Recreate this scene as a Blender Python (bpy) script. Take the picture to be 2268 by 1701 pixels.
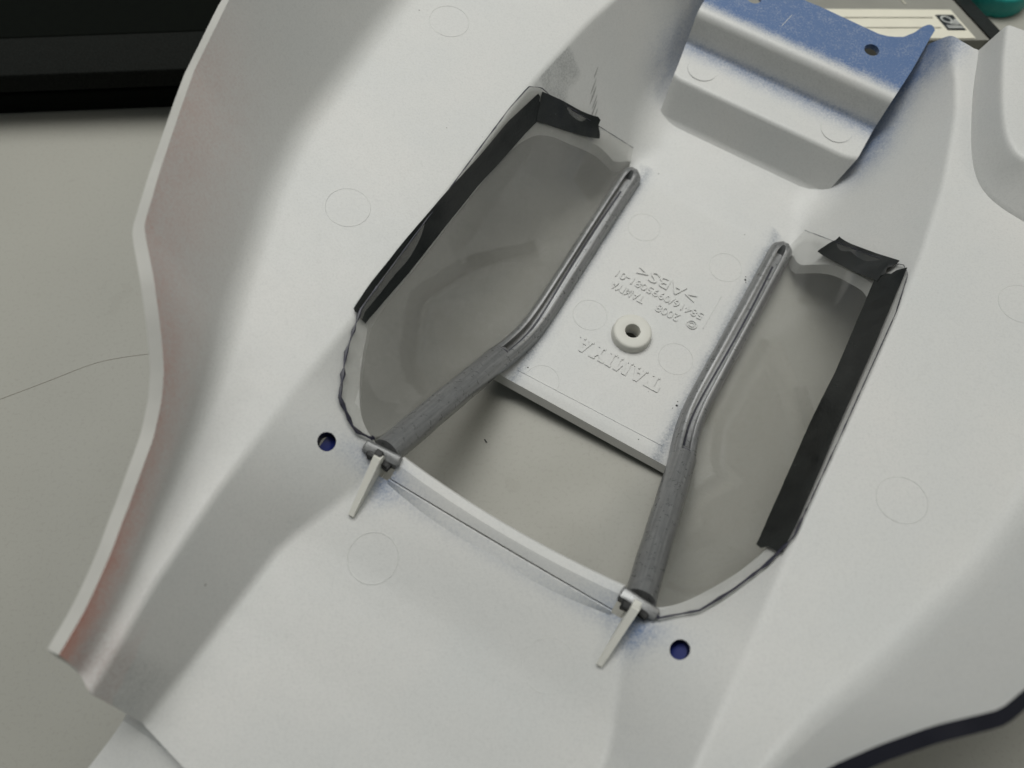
import bpy, bmesh, math, random
import numpy as np
from mathutils import Vector, Matrix

random.seed(4); rng = np.random.default_rng(7)
for o in list(bpy.data.objects): bpy.data.objects.remove(o, do_unlink=True)
scene = bpy.context.scene
col = scene.collection
PI = math.pi

# ------------------------------------------------------------------ camera, world, lamps, exposure
PITCH = math.radians(26.3); DIST = 0.23
cam_d = bpy.data.cameras.new('camera'); cam = bpy.data.objects.new('camera', cam_d); col.objects.link(cam)
cam.location = (0, -DIST*math.sin(PITCH), DIST*math.cos(PITCH))
cam.rotation_euler = (PITCH, 0, 0)
cam_d.sensor_width = 36.0; cam_d.lens = 18.0/math.tan(math.radians(31.0))
cam_d.clip_start = 0.005; cam_d.clip_end = 20
cam_d.dof.use_dof = True; cam_d.dof.focus_distance = 0.205; cam_d.dof.aperture_fstop = 13.0
scene.camera = cam

world = bpy.data.worlds.new('World'); scene.world = world; world.use_nodes = True
bg = world.node_tree.nodes['Background']
bg.inputs[0].default_value = (0.80, 0.88, 0.86, 1); bg.inputs[1].default_value = 0.135

def area_lamp(name, loc, size, size_y, power, colour, target=(0.02, 0.0, 0.03), spread=180):
    d = bpy.data.lights.new(name, 'AREA'); d.shape = 'RECTANGLE'; d.size = size; d.size_y = size_y
    d.energy = power; d.color = colour; d.spread = math.radians(spread)
    o = bpy.data.objects.new(name, d); col.objects.link(o); o.location = loc
    o.rotation_euler = (Vector(target)-Vector(loc)).to_track_quat('-Z', 'Y').to_euler()
    return o
area_lamp('ceiling_lamp', (-0.10, 0.42, 1.05), 1.1, 0.60, 1.75, (0.99, 0.99, 0.955), (-0.04, 0.20, 0.03), 62)
area_lamp('ceiling_lamp', (1.00, 0.15, 1.30), 1.0, 0.35, 2.2, (1.0, 0.94, 0.82))

scene.view_settings.view_transform = 'Standard'; scene.view_settings.look = 'None'
scene.view_settings.exposure = 0.25; scene.view_settings.gamma = 1.0
scene.render.engine = 'CYCLES'
scene.cycles.max_bounces = 10; scene.cycles.transparent_max_bounces = 12
scene.cycles.caustics_reflective = False; scene.cycles.caustics_refractive = False

# ------------------------------------------------------------------ body frame: millimetres, u right, v to the nose, h up
#FEAT
phi = math.radians(-30.05); roll = math.radians(-3.7)
BN = np.array([math.cos(phi)*math.cos(roll), math.sin(phi)*math.cos(roll), math.sin(roll)])
BA = np.cross(BN, [0, 0, 1]); BA /= np.linalg.norm(BA)
BW = np.cross(BA, BN)
if BW[2] < 0: BW = -BW
BO = np.array([0.03197166, 0.01083951, 0.0])
def W(p):
    p = np.asarray(p, float)
    return BO + (p[..., 0:1]*BN + p[..., 1:2]*BA + p[..., 2:3]*BW)/1000.0
def invW(q):
    d = (np.asarray(q, float)-BO)*1000.0
    return np.stack([d@BN, d@BA, d@BW], -1)
def smooth(x, a, b):
    t = np.clip((np.asarray(x, float)-a)/(b-a), 0, 1); return t*t*(3-2*t)

# feature lines of the right half: (v, u, h)
LB = np.array([(-112,23,15),(-75,27,15),(-66,28,15),(-52,27,11.5),(-45,26,10),(28,26,10),(32,26.3,12),(50,28.2,24),(69,30.3,35.5),(74,30.5,36),
               (77,30.8,35.3),(92,36.8,33.2),(97,38.2,32.9),(112,38.8,32.7),(126,39.2,33.2),(142,40.0,34)], float)
L3 = np.array([(-114,32.5,45),(-102,36.5,45),(-97,38.4,45),(-90,41.6,45),(-79,45,45),(-56,49,45),(-32,51,45),(0,51.3,45),(50,50.5,45),(70,51,46),(94,49.9,48.4),(117,47.7,50.3),(131,45.4,51),(142,43.9,51.5)], float)
L2 = np.array([(-112,92,49),(-60,92,49),(-27,91,49),(-3,89,49),(17,87.5,49),(34,83,49),(47,78,49),(59,73.5,49),(69,69,49),(78,65,49),(88,61.5,49),(98,58,49.3),
               (110,54.2,50),(119,51.9,50.6),(129,50.1,51.2),(142,48,51.7)], float)
L1 = np.array([(-112,112,77),(-60,110,77),(13.7,101.8,77),(31.1,97.4,75),(38.9,94,75),(54.4,86.9,75),(65.6,81.3,75),(72.6,73.6,74),(78.4,68.6,71),(84,64.6,67),(88.6,62.3,64.5),
               (94.6,59.9,62.5),(106.6,56.2,60.6),(115.4,54,60),(130.2,51.2,59),(142,49.5,58.5)], float)
def line(L, v, sm=0.0):
    v = np.atleast_1d(np.asarray(v, float))
    if sm <= 0: return np.stack([np.interp(v, L[:, 0], L[:, 1]), np.interp(v, L[:, 0], L[:, 2])], -1)
    acc = 0; ks = np.linspace(-1, 1, 9); ww = np.exp(-2*ks*ks)
    for k, w_ in zip(ks, ww): acc = acc + w_*line(L, v+k*sm)
    return acc/ww.sum()
def floor_h(v, u):
    b = line(LB, v, 1.5)[:, 1]
    return b - 0.9*smooth(v, 74, 90)*(1-np.minimum(1, (np.abs(u)/38.0)**2))
def cabin_h(u, v):
    "height of the cabin side / hood wall / shoulder surface at |u|, v"
    u = np.abs(np.atleast_1d(np.asarray(u, float))); v = np.atleast_1d(np.asarray(v, float))
    b = line(LB, v, 1.5); c = line(L3, v, 4); d = line(L2, v, 5)
    h = np.where(u < b[:, 0], b[:, 1], np.where(u < c[:, 0], b[:, 1]+(u-b[:, 0])/(c[:, 0]-b[:, 0])*(c[:, 1]-b[:, 1]),
                 c[:, 1]+(u-c[:, 0])/(d[:, 0]-c[:, 0])*(d[:, 1]-c[:, 1])))
    return h
# clear panes: (u, v, h) along the roof channel / pillar, and along the outer edge
PANE_IN = {1: [(26.6,-50.3,15.5),(24.6,-44,12.4),(24.2,-20,12.2),(24.0,0,12.2),(24.2,14,12.4),(27.3,27,14.5),(29.3,42,20.5),(31.0,55,28),(33.2,68.5,37)],
           -1: [(26.8,-50.0,15.5),(24.6,-44,12.4),(24.2,-20,12.2),(24.0,0,12.2),(24.2,14,12.4),(27.3,27,14.5),(29.3,42,20.5),(31.0,55,28),(33.0,66.5,37)]}
PANE_OUT = {1: [(46.9,-31.5),(48.6,-30.5),(50.0,-27),(50.8,-15),(50.6,20),(50.2,45),(48.0,52),(44.8,59),(40.8,66),(34.6,71)],
            -1: [(47.0,-32),(49.0,-30.6),(50.8,-27),(51.2,-18),(50.8,20),(50.3,47),(47.6,57),(43.4,65.6),(37.5,69.4),(34.0,68.6)]}
def resample(P, n):
    P = np.asarray(P, float); d = np.r_[0, np.cumsum(np.linalg.norm(np.diff(P, axis=0), axis=1))]
    s = np.linspace(0, d[-1], n)
    return np.stack([np.interp(s, d, P[:, k]) for k in range(P.shape[1])], -1)
def pane_surface(side, n=70, m=16):
    I = resample(PANE_IN[side], n); O2 = np.asarray(PANE_OUT[side], float)
    hh = cabin_h(O2[:, 0], O2[:, 1])+1.3
    O = resample(np.c_[O2, hh], n)
    t = np.linspace(0, 1, m)[None, :, None]
    G = I[:, None]*(1-t)+O[:, None]*t
    G[..., 0] *= side
    return G
#ENDFEAT

# ------------------------------------------------------------------ materials
def new_mat(name):
    m = bpy.data.materials.new(name); m.use_nodes = True
    nt = m.node_tree; b = nt.nodes['Principled BSDF']
    return m, nt, b
def N(nt, typ, **kw):
    n = nt.nodes.new(typ)
    for k, v in kw.items(): setattr(n, k, v)
    return n
def coords(nt):
    t = N(nt, 'ShaderNodeTexCoord'); return t.outputs['Object']
def noise(nt, vec, scale, detail=2, rough=0.5):
    n = N(nt, 'ShaderNodeTexNoise'); n.inputs['Scale'].default_value = scale; n.inputs['Detail'].default_value = detail
    n.inputs['Roughness'].default_value = rough
    nt.links.new(vec, n.inputs['Vector']); return n.outputs['Fac']
def ramp(nt, fac, stops):
    r = N(nt, 'ShaderNodeValToRGB'); e = r.color_ramp.elements
    e[0].position, e[0].color = stops[0][0], stops[0][1]; e[1].position, e[1].color = stops[-1][0], stops[-1][1]
    for p, c in stops[1:-1]:
        x = e.new(p); x.color = c
    nt.links.new(fac, r.inputs['Fac']); return r.outputs['Color']
def math_(nt, op, a, b=None, clamp=False):
    n = N(nt, 'ShaderNodeMath', operation=op); n.use_clamp = clamp
    for i, x in enumerate((a, b)):
        if x is None: continue
        if isinstance(x, (int, float)): n.inputs[i].default_value = x
        else: nt.links.new(x, n.inputs[i])
    return n.outputs[0]
def mix(nt, fac, a, b):
    n = N(nt, 'ShaderNodeMix', data_type='RGBA'); n.clamp_factor = True
    for inp, x in ((n.inputs['Factor'], fac), (n.inputs[6], a), (n.inputs[7], b)):
        if isinstance(x, (int, float)): inp.default_value = x
        elif isinstance(x, tuple): inp.default_value = x
        else: nt.links.new(x, inp)
    return n.outputs[2]
def bump(nt, b, h, strength, dist):
    n = N(nt, 'ShaderNodeBump'); n.inputs['Strength'].default_value = strength; n.inputs['Distance'].default_value = dist
    nt.links.new(h, n.inputs['Height']); nt.links.new(n.outputs['Normal'], b.inputs['Normal'])
def g(v): return (v, v, v, 1)

def plastic_material():
    m, nt, b = new_mat('sprayed_white_plastic')
    c = coords(nt)
    att = N(nt, 'ShaderNodeAttribute', attribute_name='paint'); sep = N(nt, 'ShaderNodeSeparateColor')
    nt.links.new(att.outputs['Color'], sep.inputs['Color'])
    big = noise(nt, c, 38, 3); fine = noise(nt, c, 1900, 3, 0.8); mid = noise(nt, c, 260, 3)
    base = ramp(nt, big, [(0.3, (0.600, 0.605, 0.595, 1)), (0.7, (0.635, 0.628, 0.610, 1))])
    base = mix(nt, math_(nt, 'MULTIPLY', math_(nt, 'SUBTRACT', fine, 0.46), 1.6, True), base, (0.47, 0.47, 0.465, 1))
    # blue overspray, speckled
    sp = math_(nt, 'MULTIPLY', math_(nt, 'SUBTRACT', fine, 0.5), 3.6)
    sp2 = math_(nt, 'MULTIPLY', math_(nt, 'SUBTRACT', mid, 0.5), 1.2)
    def fac(ch, k):
        x = math_(nt, 'MULTIPLY', sep.outputs[ch], k)
        e = math_(nt, 'ADD', x, math_(nt, 'MULTIPLY', math_(nt, 'ADD', sp, sp2), math_(nt, 'MINIMUM', x, 0.35)))
        return math_(nt, 'MINIMUM', math_(nt, 'MAXIMUM', e, 0.0), 0.95)
    base = mix(nt, fac('Blue', 1.0), base, (0.16, 0.17, 0.17, 1))
    base = mix(nt, fac('Green', 1.0), base, (0.60, 0.22, 0.15, 1))
    base = mix(nt, fac('Red', 1.0), base, (0.055, 0.125, 0.29, 1))
    # tiny dirt specks
    vor = N(nt, 'ShaderNodeTexVoronoi'); vor.inputs['Scale'].default_value = 95; nt.links.new(c, vor.inputs['Vector'])
    dot = math_(nt, 'LESS_THAN', vor.outputs['Distance'], 0.024)
    base = mix(nt, math_(nt, 'MULTIPLY', dot, 0.55), base, (0.12, 0.11, 0.10, 1))
    nt.links.new(base, b.inputs['Base Color'])
    rg = ramp(nt, mid, [(0.3, g(0.42)), (0.7, g(0.47))]); nt.links.new(rg, b.inputs['Roughness'])
    b.inputs['Specular IOR Level'].default_value = 0.5
    bump(nt, b, math_(nt, 'ADD', fine, math_(nt, 'MULTIPLY', mid, 1.5)), 0.12, 0.0004)
    return m
M_PLASTIC = plastic_material()
def simple(name, colour, rough, spec=0.5, metal=0.0, nscale=300, var=0.12, bstr=0.0, bdist=0.0003, coat=0.0):
    m, nt, b = new_mat(name); c = coords(nt); n = noise(nt, c, nscale, 4, 0.6)
    lo = tuple(x*(1-var) for x in colour)+(1,); hi = tuple(min(1, x*(1+var)) for x in colour)+(1,)
    nt.links.new(ramp(nt, n, [(0.3, lo), (0.7, hi)]), b.inputs['Base Color'])
    nt.links.new(ramp(nt, n, [(0.3, g(max(0, rough-0.06))), (0.7, g(min(1, rough+0.06)))]), b.inputs['Roughness'])
    b.inputs['Specular IOR Level'].default_value = spec; b.inputs['Metallic'].default_value = metal
    b.inputs['Coat Weight'].default_value = coat
    if bstr: bump(nt, b, n, bstr, bdist)
    return m
M_OUTER = simple('dark_blue_outer', (0.010, 0.010, 0.018), 0.35, 0.5, nscale=120)
M_RIM = simple('rim_white_plastic', (0.54, 0.53, 0.50), 0.55, 0.35, nscale=90, var=0.05)
M_FILM = simple('blue_film', (0.012, 0.022, 0.16), 0.4, 0.4, nscale=120)
M_BARE = simple('bare_white_plastic', (0.66, 0.65, 0.60), 0.5, 0.4, nscale=80, var=0.03)
M_INK = simple('blue_black_ink', (0.012, 0.012, 0.028), 0.4, 0.5, nscale=900, var=0.5)
M_BLACKPAINT = simple('black_marker', (0.02, 0.02, 0.02), 0.55, 0.4, nscale=900, var=0.4)

def silver_material():
    m, nt, b = new_mat('silver_marker_paint'); c = coords(nt)
    at_ = N(nt, 'ShaderNodeAttribute', attribute_name='streak')
    s = noise(nt, at_.outputs['Vector'], 1.0, 4, 0.65); f = noise(nt, c, 700, 4, 0.7)
    k = math_(nt, 'ADD', math_(nt, 'MULTIPLY', s, 0.65), math_(nt, 'MULTIPLY', f, 0.35))
    nt.links.new(ramp(nt, k, [(0.30, (0.17, 0.172, 0.173, 1)), (0.5, (0.24, 0.242, 0.244, 1)), (0.70, (0.33, 0.33, 0.333, 1))]), b.inputs['Base Color'])
    b.inputs['Metallic'].default_value = 0.5
    nt.links.new(ramp(nt, f, [(0.3, g(0.24)), (0.7, g(0.40))]), b.inputs['Roughness'])
    bump(nt, b, k, 0.05, 0.0003)
    return m
M_SILVER = silver_material()

def pane_material(name, h0, h1):
    m = bpy.data.materials.new(name); m.use_nodes = True; nt = m.node_tree
    for n in list(nt.nodes): nt.nodes.remove(n)
    out = N(nt, 'ShaderNodeOutputMaterial'); mx = N(nt, 'ShaderNodeMixShader'); tr = N(nt, 'ShaderNodeBsdfTransparent'); gl = N(nt, 'ShaderNodeBsdfGlossy')
    c = coords(nt)
    tr.inputs[0].default_value = (0.975, 0.975, 0.972, 1)
    fr = N(nt, 'ShaderNodeFresnel'); ge = N(nt, 'ShaderNodeNewGeometry')
    nt.links.new(math_(nt, 'SUBTRACT', 1.5, math_(nt, 'MULTIPLY', ge.outputs['Backfacing'], 1.5-1/1.5)), fr.inputs['IOR'])
    n1 = noise(nt, c, 60, 3); n2 = noise(nt, c, 900, 2)
    nt.links.new(ramp(nt, n1, [(0.35, g(0.008)), (0.75, g(0.025))]), gl.inputs['Roughness'])
    bp = N(nt, 'ShaderNodeBump'); bp.inputs['Strength'].default_value = 0.006; bp.inputs['Distance'].default_value = 0.0003
    nt.links.new(n2, bp.inputs['Height']); nt.links.new(bp.outputs['Normal'], gl.inputs['Normal'])
    nt.links.new(fr.outputs[0], mx.inputs[0]); nt.links.new(tr.outputs[0], mx.inputs[1]); nt.links.new(gl.outputs[0], mx.inputs[2])
    df = N(nt, 'ShaderNodeBsdfDiffuse'); df.inputs[0].default_value = (0.7, 0.69, 0.65, 1); m2_ = N(nt, 'ShaderNodeMixShader')
    nt.links.new(ramp(nt, math_(nt, 'ADD', math_(nt, 'MULTIPLY', n1, 0.6), math_(nt, 'MULTIPLY', n2, 0.4)), [(0.35, g(h0)), (0.7, g(h1))]), m2_.inputs[0]); nt.links.new(mx.outputs[0], m2_.inputs[1]); nt.links.new(df.outputs[0], m2_.inputs[2])
    nt.links.new(m2_.outputs[0], out.inputs['Surface'])
    return m
M_PANE = {1: pane_material('clear_plastic_sheet', 0.02, 0.03), -1: pane_material('haze_lightened_sheet', 0.10, 0.15)}  # left sheet is frosted; its extra haze stands in for sheen and passing light
def tape_material():
    m, nt, b = new_mat('black_vinyl_tape'); c = coords(nt)
    n = noise(nt, c, 220, 4, 0.6); f = noise(nt, c, 1800, 2)
    nt.links.new(ramp(nt, n, [(0.3, (0.005, 0.006, 0.006, 1)), (0.75, (0.014, 0.016, 0.015, 1))]), b.inputs['Base Color'])
    nt.links.new(ramp(nt, n, [(0.3, g(0.16)), (0.7, g(0.28))]), b.inputs['Roughness'])
    bump(nt, b, math_(nt, 'ADD', n, math_(nt, 'MULTIPLY', f, 0.3)), 0.12, 0.0003)
    return m
M_TAPE = tape_material()

def table_material():
    m, nt, b = new_mat('grey_table_laminate'); c = coords(nt)
    f = noise(nt, c, 1100, 3, 0.7); bg_ = noise(nt, c, 14, 3); st = noise(nt, c, 45, 4, 0.6)
    base = ramp(nt, bg_, [(0.3, (0.345, 0.337, 0.300, 1)), (0.7, (0.370, 0.362, 0.322, 1))])
    base = mix(nt, math_(nt, 'MULTIPLY', math_(nt, 'GREATER_THAN', f, 0.58), 0.18), base, (0.24, 0.23, 0.19, 1))
    base = mix(nt, math_(nt, 'MULTIPLY', math_(nt, 'GREATER_THAN', st, 0.66), 0.10), base, (0.25, 0.24, 0.20, 1))
    nt.links.new(base, b.inputs['Base Color'])
    nt.links.new(ramp(nt, st, [(0.3, g(0.42)), (0.7, g(0.55))]), b.inputs['Roughness'])
    b.inputs['Specular IOR Level'].default_value = 0.4
    bump(nt, b, f, 0.08, 0.0002)
    return m
M_TABLE = table_material()

# ------------------------------------------------------------------ mesh helpers
def tag(o, label=None, cat=None, group=None, kind=None):
    if label: o['label'] = label
    if cat: o['category'] = cat
    if group: o['group'] = group
    if kind: o['kind'] = kind
    return o
def root(name, loc, label, cat, group=None):
    o = bpy.data.objects.new(name, None); col.objects.link(o); o.location = loc; o.empty_display_size = 0.01
    tag(o, label, cat, group); ORIG[name if False else o.name] = np.array(loc, float)
    return o
ORIG = {}
def paint_of(b):
    "blue, red, grey paint masks at body points"
    u, v, h = b[:, 0], b[:, 1], b[:, 2]; au = np.abs(u)
    c3 = line(L3, v, 4); c2 = line(L2, v, 5); c1 = line(L1, v, 1.5); cb = line(LB, v, 1.5)
    blue = np.zeros(len(b)); red = np.zeros(len(b)); grey = np.zeros(len(b))
    # overspray that crept in beside the rear step
    blue += 0.70*np.exp(-((au-31.0-0.06*(v+70))/4.8)**2)*smooth(-v, 60, 84)*(au < c3[:, 0]+3)*np.where(u > 0, 1.0, 0.5)
    blue += 0.45*smooth(-v, 92, 104)*smooth(-au, -44, -36)
    # beside the ribs on the hood
    for s, k in ((1, 0.5), (-1, 0.34)):
        blue += k*np.exp(-((u-(29.6*s+3.0)-0.10*(75-v))/2.6)**2)*np.exp(-((v-76)/4.0)**2)
        blue += 0.30*np.exp(-((u-29.6*s)/9)**2)*np.exp(-((v-73)/3.0)**2)
    blue += 0.12*np.exp(-((v-75.5)/2.0)**2)*(au < 28)
    # overspray and painted-in contact shade along the roof channels
    dch = np.abs(au-23.6)
    inroof = (v < 31)*(v > -49)*(h < 16)
    blue += 0.16*np.exp(-((dch-3.2)/1.7)**2)*inroof*(au < 23)
    grey += 0.45*np.exp(-((dch-2.8)/1.3)**2)*inroof*(au < 23)
    blue += 0.20*np.exp(-((u+26)**2+(v+40)**2)/14.0)
    # red overspray inside the left wall near its rim
    t = np.clip((h-c2[:, 1])/(c1[:, 1]-c2[:, 1]+1e-6), 0, 1)*(au > c2[:, 0]-1.5)
    red += (u < 0)*((0.42+0.38*smooth(v, 88, 126))*t**1.2*(0.5*smooth(v, 5, 40)+0.5*smooth(v, 55, 95))+0.10*smooth(v, 116, 131)*(au > c3[:, 0]-2))*(1-0.15*smooth(v, 80, 95)*(1-smooth(v, 100, 122)))
    pd = np.maximum(np.abs(u+48.5-0.10*(v+42))/3.4, np.abs(v+39)/7); grey += 0.30*(u < 0)*smooth(-pd, -1.05, -0.92)*(au < c3[:, 0]-0.3)
    # grey tint on the corner at the left nose end
    grey += (u < 0)*0.22*smooth(v, 124, 129)*smooth(au, 39, 42)*(1-t)
    red *= h > 32.5; grey *= (h > 32.5)+(v < 100)
    return np.stack([np.clip(blue, 0, 1), np.clip(red, 0, 1), np.clip(grey, 0, 1), np.ones(len(b))], -1)
def set_paint(me, par_loc, fn=paint_of):
    n = len(me.vertices); co = np.empty(n*3); me.vertices.foreach_get('co', co); co = co.reshape(-1, 3)+par_loc
    a = me.attributes.get('paint') or me.attributes.new('paint', 'FLOAT_COLOR', 'POINT')
    a.data.foreach_set('color', fn(invW(co)).astype(np.float32).ravel())
def mk(name, verts, faces, mats, parent=None, smooth_=True, body=True, label=None, fix=True, sharp=40):
    "one mesh object; verts in body millimetres (body=True) or world metres"
    V = np.asarray(verts, float).reshape(-1, 3)
    if body: V = W(V)
    off = np.array(parent.location) if parent is not None and parent.type == 'EMPTY' else (np.array(parent.parent.location) if parent is not None and parent.parent else np.zeros(3))
    if parent is None: off = V.mean(0)*np.array([1, 1, 0])+np.array([0, 0, V[:, 2].min()])
    V = V-off
    me = bpy.data.meshes.new(name); me.from_pydata([tuple(p) for p in V], [], [tuple(f) for f in faces]); me.update()
    if fix:
        bm = bmesh.new(); bm.from_mesh(me); bmesh.ops.recalc_face_normals(bm, faces=bm.faces); bm.to_mesh(me); bm.free()
    o = bpy.data.objects.new(name, me); col.objects.link(o)
    for m in (mats if isinstance(mats, (list, tuple)) else [mats]): me.materials.append(m)
    if smooth_:
        me.polygons.foreach_set('use_smooth', [True]*len(me.polygons)); me.set_sharp_from_angle(angle=math.radians(sharp))
    if parent is not None: o.parent = parent
    else: o.location = off
    if label: o['label'] = label
    if M_PLASTIC.name in [m.name for m in me.materials]: set_paint(me, off)
    return o
def grid_faces(nr, nc, closed=False):
    F = []
    for i in range(nr-1):
        for j in range(nc if closed else nc-1):
            j2 = (j+1) % nc; F.append((i*nc+j, i*nc+j2, (i+1)*nc+j2, (i+1)*nc+j))
    return F
def sweep(path, prof, ups=None, taper=None):
    "closed tube: profile (x across, y up) along a path in body mm; capped"
    P = np.asarray(path, float); n = len(P); T = np.gradient(P, axis=0); T /= np.linalg.norm(T, axis=1)[:, None]
    V = []; prof = np.asarray(prof, float)
    for i in range(n):
        up = np.array([0, 0, 1.0]) if ups is None else ups[i]
        up = up-T[i]*(up@T[i]); up /= np.linalg.norm(up); sd = np.cross(T[i], up)
        pr = prof if taper is None else prof*np.asarray(taper[i])
        V += [P[i]+sd*x+up*y for x, y in pr]
    k = len(prof); F = grid_faces(n, k, True)+[tuple(range(k))[::-1], tuple(range((n-1)*k, n*k))]
    return V, F
def set_streak(o, nrow, k, prof, d):
    a = o.data.attributes.new('streak', 'FLOAT_VECTOR', 'POINT'); val = np.zeros((len(o.data.vertices), 3))
    for i in range(nrow):
        for j in range(k): val[i*k+j] = (d[i]*0.09, prof[j][0]*1.9, prof[j][1]*1.9)
    a.data.foreach_set('vector', val.astype(np.float32).ravel())
def circle(r, n=14, sx=1, sy=1): return [(r*sx*math.cos(2*PI*i/n), r*sy*math.sin(2*PI*i/n)) for i in range(n)]
def box_bm(c, s, rot=None, bev=0.0):
    bm = bmesh.new(); bmesh.ops.create_cube(bm, size=1)
    for v in bm.verts: v.co = Vector((v.co.x*s[0], v.co.y*s[1], v.co.z*s[2]))
    if bev: bmesh.ops.bevel(bm, geom=bm.edges[:], offset=bev, segments=3, affect='EDGES', profile=0.5)
    if rot is not None: bmesh.ops.transform(bm, matrix=rot, verts=bm.verts)
    for v in bm.verts: v.co += Vector(c)
    V = [tuple(v.co) for v in bm.verts]; bm.verts.index_update(); F = [tuple(v.index for v in f.verts) for f in bm.faces]; bm.free()
    return V, F
def evaluated(o):
    dg = bpy.context.evaluated_depsgraph_get(); return bpy.data.meshes.new_from_object(o.evaluated_get(dg), depsgraph=dg)
def prism(poly, h0, h1):
    n = len(poly); V = [(x, y, h0) for x, y in poly]+[(x, y, h1) for x, y in poly]
    return V, [tuple(range(n))[::-1], tuple(range(n, 2*n))]+[(i, (i+1) % n, n+(i+1) % n, n+i) for i in range(n)]
def boolean_apply(o, cutters):
    for i, c in enumerate(cutters):
        md = o.modifiers.new('cut%d' % i, 'BOOLEAN'); md.object = c; md.operation = 'DIFFERENCE'; md.solver = 'EXACT'
    me = evaluated(o)
    for c in cutters: bpy.data.objects.remove(c, do_unlink=True)
    return me

# ------------------------------------------------------------------ table (setting)
TABLE_Z = 0.0054
V = [(-3, -3, TABLE_Z), (3, -3, TABLE_Z), (3, 3, TABLE_Z), (-3, 3, TABLE_Z)]
tb = mk('table_top', [(x, y, TABLE_Z-0.03*k) for k in (0, 1) for x, y in ((-0.7, -0.5), (0.7, -0.5), (0.7, 0.9), (-0.7, 0.9))],
        [(0, 1, 2, 3), (7, 6, 5, 4), (0, 4, 5, 1), (1, 5, 6, 2), (2, 6, 7, 3), (3, 7, 4, 0)], M_TABLE, None, False, body=False)
tag(tb, 'grey beige laminate table top under the upturned body', None, None, 'structure')

# ------------------------------------------------------------------ the upturned body
o_w = W((0, 1.5, 0)); BODY = root('model_car_body', (o_w[0], o_w[1], TABLE_Z), 'upturned white plastic model car body shell with taped side windows', 'car body')
BL = np.array(BODY.location)

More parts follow.
